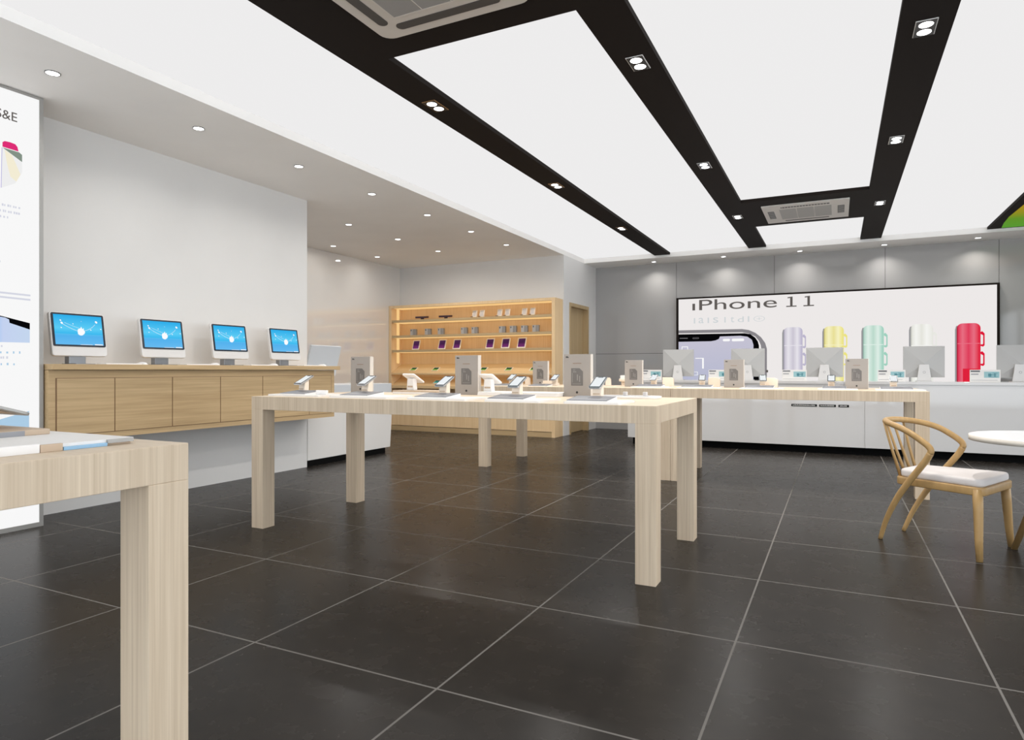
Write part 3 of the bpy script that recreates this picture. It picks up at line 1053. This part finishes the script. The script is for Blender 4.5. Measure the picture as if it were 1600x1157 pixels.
MB().box(-.056, .0, -.02, .05, 0, .112).build('carton', M['grey_box'], gb, .001)
MB().box(.0, .052, -.012, .05, 0, .112).build('carton_shaded_side', M['grey_box_shaded'], gb, .001)
MB().box(-.045, -.03, -.0212, -.02, .075, .1).build('printed_mark', M['ink'], gb)
w9 = ['first', 'second', 'third', 'fourth', 'fifth', 'sixth', 'seventh', 'eighth', 'ninth']
for k, x in enumerate((-6.81, -6.498, -6.227, -5.754, -5.544, -5.015, -4.811, -4.605, -4.4)):
    put(gb, (x, 9.76, 1.7015), R(6), 'grey box on second shelf of bookcase, ' + w9[k] + ' from the left', 'grey boxes on the second shelf')
pt = thing('purple_tablet', '', 'tablet')
T = Matrix.Rotation(R(-16), 4, 'X')
MB().prism(rrect(-.084, .084, 0, .18, .006), 'y', 0, .008).build('white_frame', M['ivory'], pt, T=T)
MB().box(-.067, .067, -.0012, 0, .018, .162).build('screen', M['purple_screen'], pt, T=T)
MB().box(-.02, .02, .02, .07, 0, .012).build('easel', M['ivory'], pt)
for k, x in enumerate((-6.759, -6.211, -5.906, -5.256, -4.96, -4.663)):
    put(pt, (x, 9.74, 1.4445), R(-8), 'white framed purple tablet on third shelf of bookcase, ' + w6[k], 'purple tablets on the third shelf')
gt = thing('small_tablet', '', 'tablet')
MB().prism(rrect(-.064, .064, -.062, .062, .005), 'z', 0, .008).build('white_frame', M['ivory'], gt)
MB().box(-.050, .050, -.048, .048, .008, .0092).build('screen', M['green_screen'], gt)
ang = math.atan2(.165, .315)
def on_slant(o, x, y, z0, z1):
    t = (y - 9.64) / (D - .02)
    o.location = (x, y, z0 + (z1 - z0) * t + .002)
    o.rotation_euler = (math.atan2(z1 - z0, D - .02), 0, 0)
w5 = ['first from left', 'second from left', 'third from left', 'fourth from left', 'rightmost, half behind tall box']
for k, x in enumerate((-6.811, -6.342, -5.378, -4.901, -4.444)):
    o = put(gt, (0, 0, 0), 0, 'small tablet with green screen on upper slanted shelf, ' + w5[k], 'green tablets on the slanted shelf')
    on_slant(o, x, 9.77, 1.022, 1.187)
tt = thing('small_tablet', 'small tablet with teal screen on the lower slanted bookcase shelf', 'tablet')
MB().prism(rrect(-.064, .064, -.062, .062, .005), 'z', 0, .008).build('white_frame', M['ivory'], tt)
MB().box(-.050, .050, -.048, .048, .008, .0092).build('screen', M['teal_small'], tt)
on_slant(tt, -6.315, 9.77, .80, .955)

# ================================================================== SIDE COUNTER BEHIND THE LEFT WALL
sc_ = thing('reception_counter', 'white side counter with black plinth behind the end of the left wall', 'counter', (-5.28, 5.53, 0))
MB().box(-.60, -.001, 0.0, 1.40, 0, .068).build('plinth', M['kick'], sc_)
mb = MB()
lo = [(-.62, 0), (0, 0), (0, 1.50), (-.62, 1.50)]
hi = [(-.62, 0), (0, 0), (0, 1.49), (-.05, 1.585), (-.62, 1.585)]
pts = [(0.0, .068), (1.505, .068), (1.592, .90), (0.0, .90)]
mb.prism([(0.0, .068), (1.505, .068), (1.560, .72), (0.0, .72)], 'x', -.62, 0)
mb.build('body', M['matte_white'], sc_, .004)
up = MB().prism(rrect(-.62, 0, .0, 1.595, .09, 6), 'z', .722, .905)
up.build('upper_band', M['glass_grey'], sc_, .003)
mon = thing('monitor', 'grey monitor seen from behind on the white side counter', 'monitor', (-5.62, 6.10, .905), R(0))
T = Matrix.Translation((0, 0, .10)) @ Matrix.Rotation(R(16), 4, 'Y')
MB().prism(rrect(-.26, .26, 0, .38, .012), 'x', -.03, 0).build('back_shell', M['glass_grey'], mon, .004, T=T)
MB().box(-.032, -.03, -.245, .245, .015, .365).build('screen', M['black'], mon, T=T)
MB().box(-.02, .02, -.05, .05, 0, .13).build('stand_neck', M['stand_grey'], mon)
MB().box(-.09, .08, -.08, .08, 0, .006).build('stand_foot', M['stand_grey'], mon)
ws = put(TS, (-5.50, 6.62, .905), R(5), 'white tablet stand on the white side counter, left of tall box', 'tablet stands facing away')

# ================================================================== BACK COUNTER
cx0 = -2.738
cn = thing('service_counter', 'long glossy white service counter with black plinth before the advert wall', 'counter', (cx0, 9.34, 0))
cw = 4.4 - cx0
MB().box(.05, cw, .10, .74, 0, .1).build('plinth', M['kick'], cn)
jx = .314 - cx0
pn = MB().box(0, jx - .002, 0.0, .018, .1, .898).box(jx + .002, cw, 0.0, .018, .1, .898)
pn.build('front_panel', M['counter_front'], cn)
MB().box(0.0, cw, .018, .76, .1, .898).build('body', M['matte_white'], cn)
MB().box(-.015, cw, -.01, .78, .898, .938).build('worktop', M['counter_front'], cn, .003)
for a, b in ((-.534, -.229), (-.203, -.01), (.019, .139)):
    q = MB().box(a - cx0, b - cx0, -.002, 0, .605, .636).build('black_label', M['kick'], cn)
    tx = MB()
    x = a - cx0 + .015
    random.seed(int(a * 100))
    while x < b - cx0 - .02:
        w = random.uniform(.006, .012)
        tx.box(x, x + w, -.003, -.002, .615, .627 if random.random() < .7 else .623)
        x += w + .003
    tx.build('label_print', M['pale_ink'], q)


def make_monitor():
    t = thing('monitor', '', 'monitor')
    w, h0, h1 = .222, .05, .44
    v = [(-w, 0.0, h0), (w, 0.0, h0), (w, 0.0, h1), (-w, 0.0, h1),
         (-w, -.010, h0), (w, -.010, h0), (w, -.010, h1), (-w, -.010, h1), (0, -.042, (h0 + h1) / 2 - .02)]
    f = [(0, 1, 2, 3), (0, 1, 5, 4), (1, 2, 6, 5), (2, 3, 7, 6), (3, 0, 4, 7), (4, 5, 8), (5, 6, 8), (6, 7, 8), (7, 4, 8)]
    MB().add(v, f).build('back_shell', M['monitor_grey'], t)
    MB().box(-w + .01, w - .01, 0.0, .002, h0 + .01, h1 - .01).build('screen', M['black'], t)
    so = MB().prism([(-.078, 0), (.078, 0), (.052, .21), (-.052, .21)], 'y', -.062, -.045).build('stand', M['stand_grey'], t, .003)
    n = 20
    ring = MB()
    for r in (.014, .0115):
        ring.v += [(r * math.cos(2 * PI * k / n), -.0630, .115 + r * math.sin(2 * PI * k / n)) for k in range(n)]
    for k in range(n):
        ring.f.append([k, (k + 1) % n, n + (k + 1) % n, n + k])
        ring.m.append(0)
        ring.s.append(False)
    ring.build('round_emblem', M['slate_dark'], so)
    MB().box(-.078, .078, -.062, .12, 0, .006).build('foot', M['stand_grey'], t)
    return t


MO = make_monitor()
for k, x in enumerate((-2.069, -1.11, -.146, .974, 1.94)):
    put(MO, (x, 9.64, .938), 0, 'grey monitor seen from behind on the service counter, ' + ['leftmost', 'second from left', 'third from left', 'fourth from left', 'rightmost'][k], 'monitors on the service counter')


def make_card(kind):
    t = thing('info_card', '', 'card')
    w = .15
    MB().box(-w, w, 0, .012, 0, .145).build('board', M['card'], t, .001)
    MB().box(-w + .008, -w + .1, -.001, 0, .118, .136).build('header_print', M['slate_dark'] if kind else M['slate'], t)
    scn = MB().box(-.01, w - .012, -.0015, 0, .05, .122).build('screen_picture', M['card_teal'], t)
    mk = MB()
    for a, b, c, d in ((.03, .06, .065, .1), (.05, .11, .08, .088), (.07, .12, .1, .106), (.09, .1, .06, .1), (.035, .12, .058, .063)):
        mk.box(a, b, -.0025, -.0015, c, d)
    mk.build('picture_marks', M['teal_ink'], scn)
    MB().box(-w + .012, -w + .085, -.001, 0, .085, .098).build('title_print', M['slate_light'], t)
    MB().box(-w + .012, w - .03, -.001, 0, .02, .024).build('small_print', M['slate_light'], t)
    return t


c1, c2 = make_card(0), make_card(1)
for k, (x, c) in enumerate(((-2.42, c1), (-1.46, c1), (-.505, c1), (.614, c2), (1.577, c2))):
    o = put(c, (x, 9.46, .938), 0, 'small grey info card with screen picture on service counter, ' + ['leftmost', 'second from left', 'third from left', 'fourth from left', 'rightmost, below red flask'][k], 'info cards on the service counter')

# ================================================================== ADVERT BOARD
ad = thing('advert_board', 'wide backlit advert board with large phone and five flasks on back wall', 'advert board', (0, YB, 0))
YF = -.07
MB().box(-2.505, 2.092, YF + .012, 0, .80, 2.333).build('case', M['black'], ad)
MB().box(-2.505, -2.466, YF, YF + .012, .80, 2.333).box(2.058, 2.092, YF, YF + .012, .80, 2.333).box(-2.466, 2.058, YF, YF + .012, 2.306, 2.333).build('frame', M['beam'], ad)
MB().box(-2.466, 2.058, YF + .006, YF + .012, .80, 2.306).build('lit_panel', M['ad_white'], ad)


def AD(name, poly, m, lay=0, parent=None):
    return MB().prism(poly, 'y', YF + .006 - .0006 * lay - .0006, YF + .006 - .0006 * lay).build(name, m, parent or ad)


lettering('\u0131Phone', M['p_dark'], ad, 'heading', (-2.23, YF + .0055, 2.104), (1, 0, 0), 1.354, .178)
for x1_, zb_ in ((-.735, 2.103), (-.480, 2.103)):
    AD('heading_numeral', [(x1_, zb_), (x1_ + .155, zb_), (x1_ + .155, zb_ + .018), (x1_ + .096, zb_ + .018), (x1_ + .096, zb_ + .166), (x1_ + .02, zb_ + .158), (x1_ + .02, zb_ + .140), (x1_ + .058, zb_ + .144), (x1_ + .058, zb_ + .018), (x1_, zb_ + .018)], M['p_dark'])
for ch_, x_, w_ in (('l', -2.205, .022), ('a', -2.125, .085), ('l', -1.975, .022), ('s', -1.885, .085), ('I', -1.70, .02), ('t', -1.60, .06), ('d', -1.485, .095), ('l', -1.325, .022), ('\u2295', -1.235, .175)):
    lettering(ch_, M['p_pale'], ad, 'small_heading_letter', (x_, YF + .0055, 1.882), (1, 0, 0), w_, .092)
ob_top = [(-2.466, 1.770), (-1.417, 1.764), (-1.312, 1.746), (-1.208, 1.697), (-1.118, 1.62), (-1.054, 1.523), (-1.028, 1.427), (-1.028, .80)]
ob_in = [(-1.115, .80), (-1.115, 1.428), (-1.122, 1.49), (-1.15, 1.56), (-1.208, 1.636), (-1.312, 1.686), (-1.417, 1.710), (-2.466, 1.717)]
AD('phone_rim', ob_top + ob_in, M['p_grey'])
bk = [(-2.466, 1.700), (-1.378, 1.693), (-1.286, 1.676), (-1.208, 1.615), (-1.169, 1.553), (-1.15, 1.484), (-1.15, .80), (-2.466, .80)]
AD('phone_edge', bk, M['p_black'])
lv = [(-2.466, 1.570), (-1.92, 1.570), (-1.846, 1.582), (-1.79, 1.606), (-1.772, 1.648), (-1.443, 1.652), (-1.330, 1.634), (-1.262, 1.582), (-1.237, 1.499), (-1.237, .80), (-2.466, .80)]
AD('phone_screen', lv, M['p_lav'], 1)
for nm, pl in (('screen_letter', [(-2.18, 1.287), (-2.038, 1.287), (-2.038, 1.104), (-2.066, 1.104), (-2.066, 1.274), (-2.18, 1.274)]),
               ('screen_letter', [(-2.413, 1.487), (-2.304, 1.487), (-2.304, 1.40), (-2.316, 1.40), (-2.316, 1.475), (-2.401, 1.475), (-2.401, 1.40), (-2.413, 1.40)]),
               ('screen_letter', [(-2.20, 1.05), (-2.14, 1.05), (-2.14, .99), (-2.20, .99), (-2.20, .997), (-2.149, .997), (-2.149, 1.043), (-2.20, 1.043)])):
    AD(nm, pl, M['p_white'], 2)
AD('screen_badge', rrect(-1.725, -1.609, 1.565, 1.606, .018), M['p_white'], 2)
AD('screen_badge', rrect(-1.58, -1.384, 1.562, 1.606, .018), M['p_white'], 2)
AD('speaker_slot', rrect(-2.226, -2.121, 1.616, 1.638, .01), M['p_grey'], 2)
AD('speaker_slot', rrect(-2.222, -2.125, 1.620, 1.634, .006), M['p_black'], 3)
AD('tiny_print', [(-2.446, 1.626), (-2.31, 1.624), (-2.31, 1.634), (-2.446, 1.636)], M['p_grey'], 2)
AD('side_button', [(-1.045, 1.04), (-1.01, 1.04), (-1.01, 1.08), (-1.045, 1.08)], M['p_dark'], 1)


def flask(name, x0, w, top, cols, seam, mug=True):
    """printed picture of a two-part flask with a handle to each part"""
    dark, body, light, body2 = cols
    rmp = emit_ramp('print_' + name, [(0, dark), (.08, body), (.25, light), (.5, body), (.72, light), (.95, body2), (1, body)], 'X')
    solid = emit('print_' + name + '_solid', body2)
    line = emit('print_' + name + '_line', light)
    r = .075
    n = 6
    arcl = [(x0 + r - r * math.cos(R(90) * k / n), top - r + r * math.sin(R(90) * k / n)) for k in range(n + 1)]
    arcr = [(x0 + w - r + r * math.sin(R(90) * k / n), top - r + r * math.cos(R(90) * k / n)) for k in range(n + 1)]
    f = AD(name, [(x0, .80)] + arcl + arcr + [(x0 + w, .80)], rmp, 1)
    AD('shaded_rim', [(x0 - .020, .80), (x0 - .020, top - .09), (x0 - .008, top - .04), (x0 + .01, top - .03), (x0 + .01, .80)], M['p_shadow'], 0, f)
    AD('seam', [(x0 + .01, seam), (x0 + w - .01, seam), (x0 + w - .01, seam + .012), (x0 + .01, seam + .012)], line, 2, f)
    hx = x0 + w
    for zt, zb in ((top - .12, top - .345), (top - .41, top - .625)):
        AD('handle', [(hx, zt - .01), (hx + .02, zt), (hx + .048, zt - .035), (hx + .048, zb + .02), (hx + .03, zb), (hx, zb + .01), (hx, zb + .035), (hx + .026, zb + .035), (hx + .03, zb + .05), (hx + .03, zt - .06), (hx, zt - .04)], solid, 0, f)
    return f


flask('lavender_flask', -.775, .285, 1.772, ((150, 146, 162), (202, 197, 210), (230, 227, 234), (186, 180, 204)), 1.470)
flask('yellow_flask', -.185, .285, 1.772, ((170, 160, 100), (232, 223, 150), (246, 241, 194), (236, 227, 130)), 1.468)
flask('mint_flask', .362, .285, 1.768, ((130, 160, 150), (186, 217, 203), (222, 238, 230), (158, 208, 190)), 1.464)
flask('white_flask', .995, .288, 1.768, ((170, 170, 165), (228, 228, 220), (244, 244, 240), (232, 232, 226)), 1.44)
rf = flask('red_flask', 1.575, .29, 1.762, ((150, 20, 40), (222, 60, 90), (232, 110, 130), (222, 26, 56)), 1.46)
AD('front_pocket', [(1.65, .80), (1.65, 1.10), (1.865, 1.10), (1.865, .80)], emit('print_red_pocket', (222, 34, 60)), 2, rf)

# ================================================================== CHAIR AND ROUND TABLE
ch = thing('spindle_chair', 'beech chair with curved armrest, four spindles and pale cushion at right', 'chair', (.58, 4.83, 0), math.atan2(-.447, .894))
seat_poly = []
for u, v in ((-.20, -.175), (-.20, .175), (.305, .255), (.305, -.255)):
    seat_poly.append((u, v))
def rounded(poly, r, n=5):
    out = []
    k = len(poly)
    for i in range(k):
        p = Vector(poly[i])
        a = (Vector(poly[i - 1]) - p).normalized()
        b = (Vector(poly[(i + 1) % k]) - p).normalized()
        for j in range(n + 1):
            t = j / n
            out.append(tuple(((p + a * r) * (1 - t) ** 2 + p * 2 * t * (1 - t) + (p + b * r) * t * t)))
    return out
MB().prism(rounded(seat_poly, .06), 'z', .365, .413, smooth=True).build('seat_frame', M['chair_wood'], ch, .008, 3)
inner = [(-.185, -.16), (-.185, .16), (.295, .245), (.295, -.245)]
MB().prism(rounded(inner, .07), 'z', .412, .460, smooth=True).build('seat_cushion', M['fabric'], ch, .016, 4)
for s in (-1, 1):
    pts = [(.265, s * .225, .40), (.272, s * .235, .28), (.279, s * .25, .12), (.287, s * .262, 0)]
    MB().tube(pts, [.027, .025, .021, .017], 14).build('leg', M['chair_wood'], ch)
    leg = spline([(-.285, s * .170, 0), (-.235, s * .195, .14), (-.165, s * .22, .28), (-.095, s * .235, .39), (-.035, s * .243, .475), (.01, s * .248, .54), (.034, s * .25, .585)], 6)
    MB().tube(leg, [.013 + .006 * min(1, i / 14) for i in range(len(leg))], 14).build('leg', M['chair_wood'], ch)
hoop = []
half = [(.034, .25, .585), (.036, .25, .603), (.022, .249, .625), (-.02, .246, .657), (-.09, .236, .70), (-.165, .21, .728), (-.235, .165, .744), (-.285, .095, .752), (-.303, 0, .754)]
pth = [(u, -v, z) for u, v, z in half] + [(u, v, z) for u, v, z in reversed(half[:-1])]
MB().tube(spline(pth, 5), .0185, 14).build('armrest_bow', M['chair_wood'], ch)
for v in (-.135, -.05, .045, .13):
    tz = .752 - abs(v) * .05
    tu = -.303 + abs(v) ** 2 * 1.6
    MB().tube([(-.185 + .01 * abs(v), v * .9, .41), (tu * .5 - .095, v * .97, .58), (tu, v * 1.05, tz)], [.010, .0085, .0075], 10).build('spindle', M['chair_wood'], ch)

rt_ = thing('round_table', 'round white topped table with splayed wooden legs at right edge', 'table', (1.10, 4.53, 0))
n = 48
MB().disc((0, 0), .42, .682, .71, 64).build('stone_rim', M['stone'], rt_)
MB().disc((0, 0), .417, .7095, .7115, 64).build('tabletop', M['table_white'], rt_)
MB().disc((0, 0), .07, .60, .682, 24).build('hub', M['chair_wood'], rt_)
for a in (112, 240, 356):
    c, s = math.cos(R(a)), math.sin(R(a))
    MB().tube([(c * .05, s * .05, .66), (c * .16, s * .16, .42), (c * .38, s * .38, 0.0)], [.024, .022, .017], 12).build('leg', M['chair_wood'], rt_)
